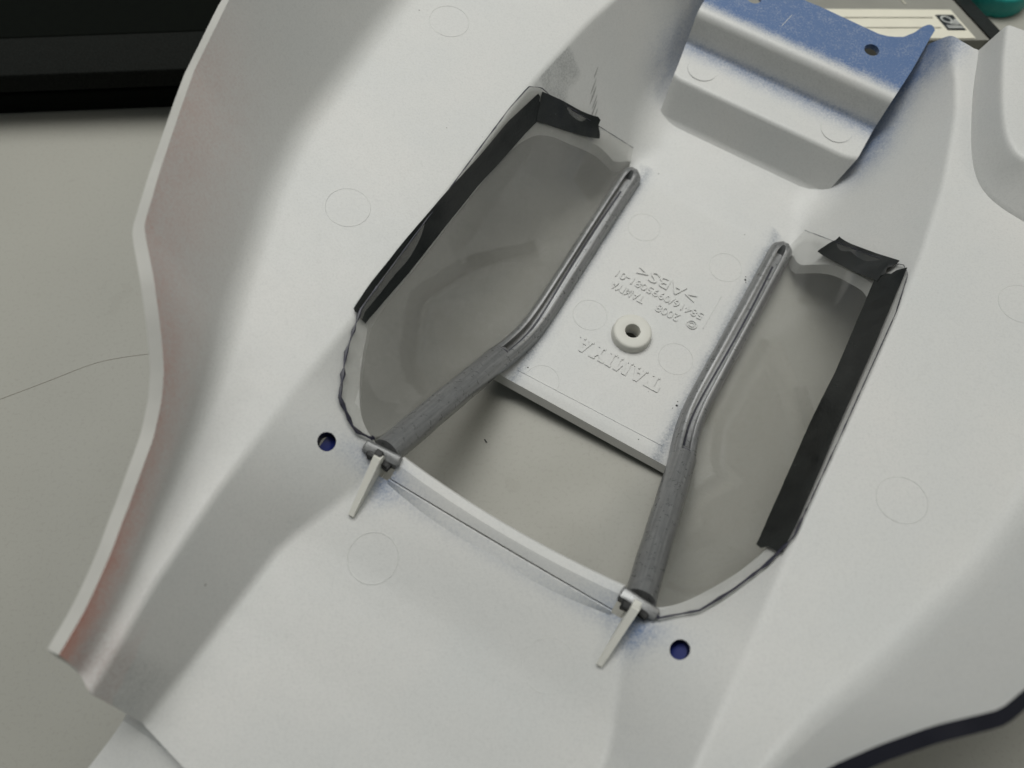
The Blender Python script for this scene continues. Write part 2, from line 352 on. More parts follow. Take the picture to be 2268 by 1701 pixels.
def fillet(P, Q, R, r, k):
    a = P-Q; b = R-Q; la = np.linalg.norm(a, axis=1, keepdims=True); lb = np.linalg.norm(b, axis=1, keepdims=True)
    ra = np.minimum(r[:, None], la*0.45); rb = np.minimum(r[:, None], lb*0.45)
    A = Q+a/la*ra; B = Q+b/lb*rb; out = []
    for t in np.linspace(0, 1, k): out.append((1-t)**2*A+2*t*(1-t)*Q+t*t*B)
    return out
def build_shell():
    vs = np.unique(np.r_[np.arange(-104, 137.6, 1.25), 30.0, 74.0, 137.5])
    keep = [True]
    for i in range(1, len(vs)): keep.append(vs[i]-vs[i-1] > 0.3 or vs[i] in (30.0, 74.0))
    vs = vs[np.array(keep)]; vs = np.array([x for x in vs if not any(0 < abs(x-y) < 0.4 for y in (30.0, 74.0))]); nv = len(vs)
    B = line(LB, vs, 1.5); C = line(L3, vs, 4); D = line(L2, vs, 5); E = line(L1, vs, 1.5)
    Fc = np.stack([B[:, 0]*0, B[:, 1]], -1)
    rB = 1.3+7*smooth(-vs, 45, 60); rC = 1.1+2.4*smooth(-vs, 92, 104); rD = 4.0-2.4*smooth(vs, 60, 115)
    cols = []
    fb = fillet(Fc, B, C, rB, 7); fc = fillet(B, C, D, rC, 7); fd = fillet(C, D, E, rD, 9)
    for t in np.linspace(0, 1, 13)[:-1]: cols.append(Fc*(1-t)+fb[0]*t)
    cols += fb; iB = len(cols)-4
    for t in np.linspace(0, 1, 19)[1:-1]: cols.append(fb[-1]*(1-t)+fc[0]*t)
    cols += fc
    for t in np.linspace(0, 1, 40)[1:-1]: cols.append(fc[-1]*(1-t)+fd[0]*t)
    cols += fd
    for t in np.linspace(0, 1, 13)[1:]: cols.append(fd[-1]*(1-t)+E*t)
    K = len(cols); half = np.zeros((nv, K, 3))
    for k, c in enumerate(cols):
        half[:, k, 0] = c[:, 0]; half[:, k, 1] = vs; half[:, k, 2] = c[:, 1]
    # hood crown, shallow
    u = half[..., 0]; v = half[..., 1]
    half[..., 2] -= 0.8*smooth(v, 76, 92)*(1-np.minimum(1, (u/37.0)**2))
    # skewed nose end, rear ends pulled back
    half[..., 1] += smooth(v, 105, 137.5)*(np.interp(u, [0, 28.8, 39, 46, 48.8, 51.5, 55], [140.5, 138.6, 136.6, 134.4, 133, 130.8, 128])-137.5)
    half[..., 1] -= (0.0+np.interp(u, [0, 32, 35, 38, 42], [8, 8, 4.2, 1.2, 0]))*smooth(-v, 84, 104)
    full = np.concatenate([half[:, ::-1]*np.array([-1, 1, 1]), half[:, 1:]], axis=1)
    nc = full.shape[1]; F = []
    for i in range(nv-1):
        gap = vs[i] >= 30.0-1e-6 and vs[i+1] <= 74.0+1e-6
        for j in range(nc-1):
            kk = abs(j+0.5-(K-1))
            if gap and kk < iB: continue
            F.append((i*nc+j, i*nc+j+1, (i+1)*nc+j+1, (i+1)*nc+j))
    V = W(full.reshape(-1, 3))-BL
    used = sorted({x for f in F for x in f}); mp = {x: i for i, x in enumerate(used)}
    me = bpy.data.meshes.new('shell'); me.from_pydata([tuple(V[x]) for x in used], [], [tuple(mp[x] for x in f) for f in F]); me.update()
    if me.polygons[0].normal.dot(Vector(BW)) < 0: me.flip_normals()
    o = bpy.data.objects.new('shell', me); col.objects.link(o); o.location = BODY.location
    me.materials.append(M_PLASTIC); me.materials.append(M_OUTER); me.materials.append(M_RIM)
    bb_ = invW(np.array([v.co[:] for v in me.vertices])+BL); wt = 1-0.7*smooth(bb_[:, 1], 122, 128)*smooth(np.abs(bb_[:, 0]), 42.5, 44.5)*(1-smooth(bb_[:, 2], 53, 55))
    vg = o.vertex_groups.new(name='wall')
    for iv, w_ in enumerate(wt): vg.add([iv], float(w_), 'REPLACE')
    sd = o.modifiers.new('solid', 'SOLIDIFY'); sd.vertex_group = 'wall'; sd.thickness = 0.0025; sd.offset = -1; sd.use_quality_normals = True; sd.material_offset = 1; sd.material_offset_rim = 2
    # cutters
    cut = []
    op = {1: [(25.3,-40.5),(30,-39),(36.8,-36),(42.3,-30.3),(45.6,-25.5),(47.9,-18),(49.0,0),(49.1,30),(48.6,43),(47.2,48.5),(44.8,54.3),(41.5,60),(38,65),(34.6,68.2),(31.8,69.2),(29.7,67.5),(28.6,58),(27,45),(25.9,31),(25.3,20)],
          -1: [(25.3,-44.5),(29.5,-43),(34.3,-39.8),(40.2,-33.0),(44.0,-28.2),(46.9,-21.5),(48.6,-8),(49.0,20),(48.7,44),(46.8,51.2),(43.5,58.5),(39.5,64.5),(36,67.3),(33,68.4),(31.0,68.0),(29.5,66),(28.6,58),(27,45),(25.9,31),(25.3,20)]}
    for s in (1, -1):
        P = op[s]+[op[s][0]]
        dense = []
        n = len(op[s])
        for i in range(n):   # Catmull-Rom rounding of the outline
            p0, p1, p2, p3 = (np.array(op[s][(i+k) % n]) for k in (-1, 0, 1, 2))
            for t in np.linspace(0, 1, 5)[:-1]:
                dense.append(tuple(0.5*((2*p1)+(p2-p0)*t+(2*p0-5*p1+4*p2-p3)*t*t+(3*p1-p0-3*p2+p3)*t**3)))
        Vc, Fcx = prism([(x*s, y) for x, y in dense], -8, 60)
        cut.append(mk('cutter', Vc, Fcx, M_PLASTIC, None, False))
        Vc, Fcx = prism([(s*40.6+1.75*math.cos(a), 74.6+2.0*math.sin(a)) for a in np.linspace(0, 2*PI, 25)[:-1]], 20, 60)
        cut.append(mk('cutter', Vc, Fcx, M_OUTER, None, False))
    Vc, Fcx = prism([(-0.4+2.0*math.cos(a), 1.4+2.0*math.sin(a)) for a in np.linspace(0, 2*PI, 29)[:-1]], -5, 30)
    cut.append(mk('cutter', Vc, Fcx, M_PLASTIC, None, False))
    me2 = boolean_apply(o, cut)
    bpy.data.objects.remove(o, do_unlink=True)
    return me2
def split_shell(me):
    n = len(me.vertices); co = np.empty(n*3); me.vertices.foreach_get('co', co); co = co.reshape(-1, 3); b = invW(co+BL)
    me.polygons.foreach_set('use_smooth', [True]*len(me.polygons)); me.set_sharp_from_angle(angle=math.radians(38))
    nl = len(me.loops); nr = np.array([tuple(c.vector) for c in me.corner_normals])
    groups = {}
    c3v = np.linspace(-115, 145, 261); c3u = line(L3, c3v, 4)[:, 0]
    for p in me.polygons:
        idx = list(p.vertices); c = b[idx].mean(0); u, v, h = c; au = abs(u)
        if au > np.interp(v, c3v, c3u)+1.0: key = 'side_panel_l' if u < 0 else 'side_panel_r'
        elif v < -48.5: key = 'rear_deck'
        elif v < 31.2 and au < 26.6: key = 'roof_panel'
        elif v > 70.5: key = 'hood_panel'
        else: key = 'window_surround_l' if u < 0 else 'window_surround_r'
        groups.setdefault(key, []).append(p.index)
    for key, polys in groups.items():
        used = {}; F = []; NL = []; MI = []
        for pi in polys:
            p = me.polygons[pi]; f = []
            for li in p.loop_indices:
                vi = me.loops[li].vertex_index
                if vi not in used: used[vi] = len(used)
                f.append(used[vi]); NL.append(nr[li])
            F.append(f); cc = b[list(p.vertices)].mean(0); MI.append(1 if p.material_index == 2 and cc[0] > 52 and cc[1] > 57 else p.material_index)  # right wheel-arch rim faces switch to the dark outer colour
        vl = sorted(used, key=used.get)
        nm = key[:-2] if key.endswith(('_l', '_r')) else key
        m2 = bpy.data.meshes.new(nm); m2.from_pydata([tuple(co[i]) for i in vl], [], F); m2.update()
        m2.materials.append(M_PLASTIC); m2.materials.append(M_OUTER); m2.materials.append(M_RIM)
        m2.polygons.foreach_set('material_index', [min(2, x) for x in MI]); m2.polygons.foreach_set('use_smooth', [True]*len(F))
        if len(m2.loops) == len(NL): m2.normals_split_custom_set([tuple(x) for x in NL])
        o = bpy.data.objects.new(nm, m2); col.objects.link(o); o.parent = BODY
        set_paint(m2, BL)
        LAB = {'side_panel_l': 'left side panel with red overspray inside its rim', 'rear_deck': 'rear deck with blue overspray beside the step'}
        if key in LAB: o['label'] = LAB[key]
        SHELL[key] = o
SHELL = {}
split_shell(build_shell())

# -- rear step (stair of two risers with a blue speckled plate)
def build_step():
    P = [(-62.5,13.0),(-65.4,15.4),(-70.3,26.2),(-83.0,26.8),(-85.6,36.3),(-106.0,37.0)]
    R = [0, 0.8, 1.1, 1.0, 2.2, 0]
    prof = [np.array(P[0])]
    for i in range(1, len(P)-1):
        p, q, r_ = (np.array(P[i+k]) for k in (-1, 0, 1)); a = (p-q)/np.linalg.norm(p-q); c = (r_-q)/np.linalg.norm(r_-q)
        A = q+a*R[i]; C2 = q+c*R[i]
        for t in np.linspace(0, 1, 9): prof.append((1-t)**2*A+2*t*(1-t)*q+t*t*C2)
    prof.append(np.array(P[-1]))
    d = [prof[0]]
    for q in prof[1:]:
        L = np.linalg.norm(q-d[-1]); k = max(1, int(L/1.2)); s0 = d[-1]
        for t in np.linspace(0, 1, k+1)[1:]: d.append(s0+(q-s0)*t)
    prof = np.array(d); nu = 91; G = np.zeros((len(prof), nu, 3))
    for i, (v, h) in enumerate(prof):
        wR = np.interp(-v, [62, 64.5, 70.3, 83, 106], [24.5, 26.6, 29.6, 29.8, 31.6]); wL = np.interp(-v, [62, 64.5, 70.3, 83, 106], [24.5, 26.0, 26.4, 28.4, 29.4])
        us = np.linspace(-wL, wR, nu); G[i, :, 0] = us
        ext = np.interp(np.abs(us-0.8), [0, 17.5, 20.0, 22.0, 24.0, 26.0, 27.3, 28.4, 29.3, 30.2, 30.9], [0, -0.6, 0, 1.0, 2.3, 5.5, 9.0, 10.9, 11.3, 10.8, 9.6])*smooth(-v, 96, 106)
        G[i, :, 1] = v-ext; G[i, :, 2] = h
        # rounded lower corners
        e = np.maximum(0, np.abs(us-1)-24)/6
        G[i, :, 1] -= 2.2*np.clip(e, 0, 1)**2*smooth(-v, 64, 67)*(1-smooth(-v, 72, 82))
    o = mk('step', G.reshape(-1, 3), grid_faces(len(prof), nu), [M_PLASTIC, M_PLASTIC], None, True, fix=False)
    if o.data.polygons[len(o.data.polygons)-3].normal.z < 0: o.data.flip_normals()
    sd = o.modifiers.new('s', 'SOLIDIFY'); sd.thickness = 0.0016; sd.offset = -1
    cut = []
    for u0 in (18.8, -17.0):
        Vc, F_ = prism([(u0+2.1*math.cos(a), -98.8+2.1*math.sin(a)) for a in np.linspace(0, 2*PI, 25)[:-1]], 25, 50); cut.append(mk('cutter', Vc, F_, M_PLASTIC, None, False))
    loc = np.array(o.location); me = boolean_apply(o, cut); bpy.data.objects.remove(o, do_unlink=True)
    me.name = 'rear_step'; n = len(me.vertices); co = np.empty(n*3); me.vertices.foreach_get('co', co); co = co.reshape(-1, 3)+loc-BL; me.vertices.foreach_set('co', co.ravel())
    me.polygons.foreach_set('use_smooth', [True]*len(me.polygons)); me.set_sharp_from_angle(angle=math.radians(40))
    s = bpy.data.objects.new('rear_step', me); col.objects.link(s); s.parent = BODY; s['label'] = 'stepped rear panel whose end plate is dusted with blue paint'
    def pf(b):
        u, v, h = b[:, 0], b[:, 1], b[:, 2]
        blue = 0.95*smooth(-v, 86.6, 91.5)*smooth(h, 34, 36)+0.5*np.exp(-((v+83)**2+(h-27)**2)/3.0)+0.22*np.exp(-((v+80.5)/2.2)**2)*smooth(-h, -29, -26.5)
        grey = 0.10*smooth(h, 28, 31)*smooth(-h, -35.2, -33.5)*smooth(v, -87.5, -86)
        return np.stack([np.clip(blue, 0, 1), 0*u, np.clip(grey, 0, 1), 0*u+1], -1)
    set_paint(me, BL, pf)
    # thin mould line on the plate
    Vb, F_ = [], []
    for k, (x, y) in enumerate([(-6.2,-93.5), (-6.05,-93.5), (-4.05,-106), (-4.2,-106)]): Vb += [(x, y, 36.2), (x, y, 36.48-0.033*(y+90.5))]
    F_ = [(1, 3, 5, 7), (0, 1, 3, 2), (2, 3, 5, 4), (4, 5, 7, 6), (6, 7, 1, 0), (6, 4, 2, 0)]
    mk('mould_line', Vb, F_, M_RIM, s, False)
    return s
STEP = build_step()

# -- raised boxes at the rear of both shoulders
def rear_box(s):
    bx = resample([(43.2,-104),(44.6,-97),(46.5,-88),(50,-75),(53.4,-65),(57,-59),(61,-56.3),(68,-54.3),(80,-52.5),(91,-51.5)], 140)
    for _ in range(60): bx[1:-1] = 0.25*bx[:-2]+0.5*bx[1:-1]+0.25*bx[2:]
    T = np.gradient(bx, axis=0); T /= np.linalg.norm(T, axis=1)[:, None]; Nn = np.stack([T[:, 1], -T[:, 0]], -1)
    prof = [(-0.05,-1.4),(0.0,-0.05),(0.12,1.0),(0.30,2.6),(0.50,4.4),(0.70,6.2),(0.84,7.4),(0.93,8.1),(1.03,8.6),(1.18,8.9),(1.4,9.05)]
    sp_ = (1.3+6.7*np.abs(Nn[:, 1])**1.3)[:, None]
    rows = []
    for d, z in prof:
        q = bx+Nn*d*sp_; rows.append(np.c_[q, cabin_h(q[:, 0], q[:, 1])+z])
    far = np.c_[np.full(140, 93.0), np.linspace(-104, -66, 140)]; far = np.c_[far, cabin_h(far[:, 0], far[:, 1])+9.1]
    last = rows[-1]
    for t in np.linspace(0, 1, 8)[1:]: rows.append(last*(1-t)+far*t)
    G = np.array(rows); G[..., 0] *= s; nr, nc = G.shape[:2]
    F = grid_faces(nr, nc); V = G.reshape(-1, 3); m = nr*nc
    low = V-np.array([0, 0, 1.6]); F2 = [tuple(m+x for x in f[::-1]) for f in F]
    per = [k for k in range(nc)]+[k*nc+nc-1 for k in range(1, nr)]+[(nr-1)*nc+k for k in range(nc-2, -1, -1)]+[k*nc for k in range(nr-2, 0, -1)]
    F3 = [(per[k], per[(k+1) % len(per)], m+per[(k+1) % len(per)], m+per[k]) for k in range(len(per))]
    mk('rear_box', np.concatenate([V, low]), F+F2+F3, M_PLASTIC, BODY, True, sharp=50)
for s in (1, -1): rear_box(s)
# -- roof details
def ring(uc, vc, r, name='ejector_mark', h=None, parent=BODY, rr=0.085):
    V = []; n, k = 48, 6
    for i in range(n):
        a = 2*PI*i/n; x, y = uc+r*math.cos(a), vc+r*math.sin(a)
        hh = (h(x, y) if callable(h) else h) if h is not None else float(cabin_h(x, y)[0])
        for j in range(k):
            bb = 2*PI*j/k; V.append((uc+(r+rr*math.cos(bb))*math.cos(a), vc+(r+rr*math.cos(bb))*math.sin(a), hh+rr*0.9*math.sin(bb)))
    F = []
    for i in range(n):
        for j in range(k): F.append((i*k+j, i*k+(j+1) % k, ((i+1) % n)*k+(j+1) % k, ((i+1) % n)*k+j))
    return mk(name, V, F, M_PLASTIC, parent)
RH = 10.0
for x, y in ((-12.7,-31.2), (12.5,-31.4), (-12.5,1.8), (12.8,1.5)): ring(x, y, 4.55, h=RH)
ring(-14.0, 25.4, 4.4, h=RH)
for s in (-1, 1): ring(20.6*s, 88.7, 5.2, h=lambda x, y: float(line(LB, y, 1.5)[0, 1]-0.8*smooth(y, 76, 92)*(1-min(1, (x/37.0)**2)))+(0.02 if x < 0 else -0.03), rr=0.085)
for x, y in ((-67.2,27.3), (66.2,26.8), (-77.9,-33.3), (74.5,-31.2)): ring(x, y, 5.0)
for x, y in ((-20.2,-77.0), (21.0,-77.4)): ring(x, y, 4.4, h=26.52, parent=BODY)

def boss():
    prof = [(5.35,0),(5.3,0.6),(5.1,2.0),(4.9,2.35),(4.5,2.5),(2.35,2.5),(2.05,2.38),(1.98,2.1),(1.98,-1.0)]
    n = 48; V = []; uc, vc = -0.4, 1.4
    for r_, z in prof:
        for i in range(n): V.append((uc+r_*math.cos(2*PI*i/n), vc+r_*math.sin(2*PI*i/n), RH+z-0.02))
    return mk('screw_boss', V, grid_faces(len(prof), n, True), M_BARE, BODY, True, sharp=50)
boss()
# shallow front band of the roof and its parting line
V, F = sweep([(x, 25.6-0.02*x, RH+0.02) for x in np.linspace(-21, 20.5, 12)], [(-0.16, -0.2), (0.16, -0.2), (0.10, 0.14), (-0.10, 0.14)])
mk('parting_line', V, F, M_PLASTIC, BODY, False)
V, F = sweep([(15.3, -22.3, RH), (15.25, -16, RH), (15.2, -10.5, RH)], [(-0.16, -0.2), (0.16, -0.2), (0.10, 0.16), (-0.10, 0.16)])
mk('mould_line', V, F, M_PLASTIC, BODY, False)

def text_mesh(name, s, u_start, u_end, v_base, height, relief=0.34):
    cu = bpy.data.curves.new('t', 'FONT'); cu.body = s; cu.size = 1.0; cu.extrude = 0.5; cu.resolution_u = 3; cu.offset = 0.004
    o = bpy.data.objects.new('t', cu); col.objects.link(o); me = evaluated(o); bpy.data.objects.remove(o, do_unlink=True)
    P = np.array([v.co[:] for v in me.vertices]); F = [tuple(p.vertices) for p in me.polygons]
    x0, x1 = P[:, 0].min(), P[:, 0].max(); cap = 0.70
    uu = u_start+(P[:, 0]-x0)/(x1-x0)*(u_end-u_start); vv = v_base+P[:, 1]/cap*height
    hh = np.where(P[:, 2] > 0, RH+relief, RH-0.1)
    ob = mk(name, np.stack([uu, vv, hh], -1), F, M_PLASTIC, BODY, False)
    return ob
text_mesh('raised_lettering', '\u00a9', 13.6, 10.6, -11.2, 2.5)
text_mesh('raised_lettering', '2008', 8.3, 1.6, -10.9, 2.4)
text_mesh('raised_lettering', 'TAMIYA', -2.2, -12.2, -10.9, 2.4)
text_mesh('raised_lettering', '58416/0995081-01', 13.6, -12.4, -14.7, 2.3)
text_mesh('raised_lettering', '>ABS<', 9.6, -7.8, -19.4, 3.5, 0.38)
def slab_word():
    D = lambda x0, y0, x1, y1, t: [(x0, y0), (x0+t, y0), (x1+t, y1), (x1, y1)]
    Rr = lambda x0, y0, x1, y1: [(x0, y0), (x1, y0), (x1, y1), (x0, y1)]
    G = {'T': [Rr(0, .80, 1, 1), Rr(0, .58, .14, .80), Rr(.86, .58, 1, .80), Rr(.37, .14, .63, .80), Rr(.24, 0, .76, .14)],
         'A': [D(.10, .14, .38, 1, .20), D(.70, .14, .42, 1, .22), Rr(0, 0, .36, .14), Rr(.60, 0, 1.0, .14), Rr(.30, .30, .72, .44)],
         'M': [Rr(.08, .14, .27, 1), Rr(.80, .14, 1.0, 1), D(.45, .2, .20, 1, .18), D(.45, .2, .70, 1, .18), Rr(0, 0, .36, .14), Rr(.70, 0, 1.08, .14)],
         'I': [Rr(.10, .14, .34, .86), Rr(0, 0, .44, .14), Rr(0, .86, .44, 1)],
         'Y': [Rr(.40, .14, .64, .5), D(.40, .5, .08, .86, .24), D(.40, .5, .72, .86, .24), Rr(0, .86, .40, 1), Rr(.64, .86, 1.04, 1), Rr(.27, 0, .78, .14)]}
    x = 0; widths = {'T': 1, 'A': 1, 'M': 1.08, 'I': .44, 'Y': 1.04}; total = sum(widths[c]+.10 for c in 'TAMIYA')-.10
    u0, u1, vb, ht = 12.9, -11.6, 8.6, 4.3; sc = (u0-u1)/total; V = []; F = []; q = 0
    for c in 'TAMIYA':
        for poly in G[c]:
            b = len(V); top = RH+0.30+0.004*(q % 5); q += 1
            for z in (RH-0.1, top):
                for px, py in poly: V.append((u0-(x+px)*sc, vb+py*ht, z))
            n = len(poly); F += [tuple(range(b, b+n)), tuple(range(b+n, b+2*n))]+[(b+i, b+(i+1) % n, b+n+(i+1) % n, b+n+i) for i in range(n)]
        x += widths[c]+.10
    mk('raised_lettering', V, F, M_PLASTIC, BODY, False)
slab_word()

# -- roof channels and windscreen pillars (silver painted)
def smooth_path(P, n):
    P = np.asarray(P, float); q = resample(P, n)
    for _ in range(6): q[1:-1] = 0.25*q[:-2]+0.5*q[1:-1]+0.25*q[2:]
    return q
for s in (1, -1):
    path = smooth_path([(23.7*s,-46,RH+0.1), (23.6*s,-20,RH), (23.3*s,8,RH), (23.6*s,16,RH+0.3), (25.0*s,23,RH+1.2), (26.4*s,29,RH+3.0)], 46)
    def chan(depth): return [(-3.2,-0.4),(-3.15,1.0),(-2.8,2.5),(-2.1,3.35),(-1.35,3.6),(-1.0,3.5),(-0.92,3.45-depth),(0.92,3.45-depth),(1.0,3.5),(1.35,3.6),(2.1,3.35),(2.8,2.5),(3.15,1.0),(3.2,-0.4)]
    V = []; P = path; T = np.gradient(P, axis=0); T /= np.linalg.norm(T, axis=1)[:, None]; d0 = np.r_[0, np.cumsum(np.linalg.norm(np.diff(P, axis=0), axis=1))]
    for i in range(len(P)):
        up = np.array([0, 0, 1.0]); up = up-T[i]*(up@T[i]); up /= np.linalg.norm(up); sd = np.cross(T[i], up)
        e = d0[i]; wsc = math.sqrt(max(0.02, 1-max(0, 1-e/2.2)**2*0.75)); dep = 0.0 if e < 2.4 else 2.3*min(1, (e-2.4)/0.9+0.25)
        gw = min(1, max(0.35, (e-1.6)/2.0))
        for x, y in chan(dep):
            xx = x*wsc if abs(x) > 1.1 else x*gw
            yy = y*(0.75+0.25*min(1, e/1.5)) if y > 0 else y
            V.append(P[i]+sd*xx+up*yy)
    k = 14; F = grid_faces(len(P), k, True)+[tuple(range(k))[::-1], tuple(range((len(P)-1)*k, len(P)*k))]
    ch = mk('roof_channel', V, F, M_SILVER, BODY, True, sharp=35); set_streak(ch, len(P), k, chan(2.3), d0+60*(s+1))
    # inked groove bottom
    gp = P[5:-1]-np.array([0, 0, 0]); V2, F2 = sweep([p+np.array([0.55*s*math.sin(i*0.12)*0.6, 0, 1.30]) for i, p in enumerate(gp)], [(-0.28, -0.12), (0.28, -0.12), (0.22, 0.10), (-0.22, 0.10)])
    mk('groove_ink', V2, F2, M_INK, ch, False)
    pp = smooth_path([(26.0*s, 25.6, RH+2.5), (26.9*s, 36, RH+8.2), (28.4*s, 52, RH+17.5), (30.2*s, 69.0, 36.3)], 30)
    tp = [(1+0.012*math.sin(i*0.9), 1) for i in range(30)]; tp[0] = (0.9, 0.9); 
    V, F = sweep(pp, circle(3.3, 20, 1.0, 0.92), taper=tp)
    pl = mk('windscreen_pillar', V, F, M_SILVER, BODY, True); set_streak(pl, 30, 20, circle(3.3, 20), np.linspace(0, 50, 30)+200+90*s)
    # ink ring at the joint
    a = pp[0]; V2, F2 = sweep([pp[0]+np.array([3.2*math.cos(t)*s, -0.25, 3.1*math.sin(t)]) for t in np.linspace(0.75, 2.0, 10)], circle(0.22, 6))
    mk('ink_line', V2, F2, M_INK, pl)
    # painted foot of the pillar, cut ragged, with black chips
    for (cu_, cv_, chh, sz, mt, nm, rz) in ((30.2, 70.2, 37.4, (8.4, 2.6, 3.6), M_SILVER, 'pillar_foot', 0.08), (28.6, 71.8, 38.0, (2.8, 1.7, 2.2), M_BLACKPAINT, 'ink_patch', -0.2), (31.9, 71.6, 38.0, (2.0, 1.4, 2.2), M_BLACKPAINT, 'ink_patch', 0.25)):
        Vb, Fb = box_bm((0, 0, 0), sz, Matrix.Rotation(rz*s, 4, 'Z'), bev=min(sz)*0.22)
        Vb = np.array(Vb); Vb += rng.normal(0, 0.10, Vb.shape); Vb += np.array([cu_*s, cv_, chh])
        mk(nm, Vb, Fb, mt, pl, True)
    # support rib standing on the hood
    rp = [(71.0, 40.6), (72.4, 41.4), (84.0, 35.2), (84.0, 33.0), (71.0, 33.0)]; V = []
    for dx in (-1.15, 1.15):
        for y, z in rp: V.append(((29.9-0.06*(y-70))*s+dx*(1-0.25*(z > 38))*(0.5 if y > 80 else 1.0), y, z))
    n = 5; F = [tuple(range(n))[::-1], tuple(range(n, 2*n))]+[(i, (i+1) % n, n+(i+1) % n, n+i) for i in range(n)]
    mk('support_rib', V, F, M_BARE, BODY, False)
    Vb, Fb = box_bm((29.9*s-0.2, 71.2, 40.4), (1.7, 1.6, 1.5), None, 0.25); mk('rib_tip', Vb, Fb, M_BLACKPAINT if s < 0 else M_BARE, BODY, True)

# -- blue film left behind the two body-post holes
for s, x0_, x1_ in ((1, 36.5, 44.5), (-1, -41.9, -36.5)):
    V = []
    for x in np.linspace(x0_, x1_, 5):
        for y in np.linspace(71, 78.5, 5): V += [(x, y, float(cabin_h(x, y)[0])-2.62)]
    V = V+[(a, b, c-0.15) for a, b, c in V]; F = grid_faces(5, 5)+[tuple(25+q for q in f[::-1]) for f in grid_faces(5, 5)]
    per = [0, 1, 2, 3, 4, 9, 14, 19, 24, 23, 22, 21, 20, 15, 10, 5]; F += [(per[i], per[(i+1) % 16], 25+per[(i+1) % 16], 25+per[i]) for i in range(16)]
    mk('blue_film', V, F, M_FILM, BODY, True)
# -- lip below the windscreen
n = 33; us = np.linspace(-26.3, 26.3, n); V = []
prof = [(68.0, 34.6), (67.9, 36.6), (68.3, 37.2), (70.3, 37.5), (70.8, 37.3), (73.3, 36.1), (73.3, 34.0)]
for x in us:
    q = (x/26.3)**2
    for i, (y, z) in enumerate(prof):
        dip = -1.0*(1-q)*(1 if i < 5 else 0.6)
        yy = y+(1.2*(1-q) if i < 5 else 0)
        V.append((x, yy, z+dip))
k = len(prof); F = grid_faces(n, k, True)+[tuple(range(k))[::-1], tuple(range((n-1)*k, n*k))]
mk('windscreen_lip', V, F, M_PLASTIC, BODY, True, sharp=30)
# scarp of the hood under the lip
V = []
for x in us:
    q = (x/26.3)**2; m_ = 2.6*(1-q)
    for y, z in ((73.75, 36.9-0.9*(1-q)), (74.0, 36.95-0.9*(1-q)), (74.4+m_*0.9, 36.1-0.75*(1-q)), (74.6+m_, 35.75-0.55*(1-q)), (73.75, 34.0)): V.append((x, y, z))
mk('hood_scarp', V, grid_faces(n, 5, True)+[tuple(range(5))[::-1], tuple(range((n-1)*5, n*5))], M_PLASTIC, BODY, True, sharp=25)
# -- nose panel under the front edge of the hood
V = []; us = np.linspace(-44, 44, 23)
for y, z in ((135.5, 33.5), (138, 31), (142, 30), (152, 29), (172, 28)):
    for x in us: V.append((x*(1+0.0015*(y-138)), y, z-1.2*(1-(x/44)**2)))
for y, z in ((172, 26), (152, 27), (142, 28), (138, 29), (135.5, 31.5)):
    for x in us: V.append((x*(1+0.0015*(y-138)), y, z-1.2*(1-(x/44)**2)))
k = len(us); F = []
for i in range(10):
    for j in range(k-1): F.append((i*k+j, i*k+j+1, ((i+1) % 10)*k+j+1, ((i+1) % 10)*k+j))
F += [tuple(i*k for i in range(10)), tuple(i*k+k-1 for i in range(10))[::-1]]
mk('nose_panel', V, F, M_PLASTIC, BODY, True, sharp=12)

# ------------------------------------------------------------------ clear panes, ink outlines, tape
PANES = {}
LABP = {-1: 'clear plastic sheet with inked edge, in the window by the laptop', 1: 'clear plastic sheet tucked along the pillar, in the window by the case'}
for s in (-1, 1):
    G = pane_surface(s, 70, 16); nr, nc = G.shape[:2]; PANES[s] = G
    du = np.gradient(G, axis=0); dv = np.gradient(G, axis=1); nn = np.cross(du, dv); nn /= np.linalg.norm(nn, axis=-1, keepdims=True)
    nn *= np.sign(nn[..., 2:3]); bot = G-nn*0.45
    V = np.concatenate([G.reshape(-1, 3), bot.reshape(-1, 3)]); m_ = nr*nc; F = grid_faces(nr, nc)+[tuple(m_+x for x in f[::-1]) for f in grid_faces(nr, nc)]
    per = [i for i in range(nc)]+[i*nc+nc-1 for i in range(1, nr)]+[(nr-1)*nc+j for j in range(nc-2, -1, -1)]+[i*nc for i in range(nr-2, 0, -1)]
    F += [(per[i], per[(i+1) % len(per)], m_+per[(i+1) % len(per)], m_+per[i]) for i in range(len(per))]
    p = mk('window_pane', V, F, M_PANE[s], None, True, sharp=30); tag(p, LABP[s], 'window pane', 'clear window sheets')
    edge = np.concatenate([G[0, ::1], G[1:, -1], G[-1, ::-1][:6]]); ne = len(edge)
    def ink(pts, r, jit):
        pts = np.asarray(pts); R_ = r*(1+jit*rng.normal(0, 1, len(pts))); R_ = np.clip(R_, r*0.35, r*2.2)
        V_, F_ = sweep(pts+np.array([0, 0, 0.05]), circle(1.0, 6), taper=[(x, x*0.6) for x in R_]); q = mk('ink_line', V_, F_, M_INK, None)
        q.data.transform(Matrix.Translation(Vector(q.location)-p.location)); q.location = (0, 0, 0); q.parent = p; return q
    if s < 0: ink(edge[:62], 0.12, 0.3); ink(np.asarray([x for x in edge[61:]]), 0.34, 0.45)
    else: ink(edge[:64], 0.10, 0.3); ink(edge[60:], 0.24, 0.4)
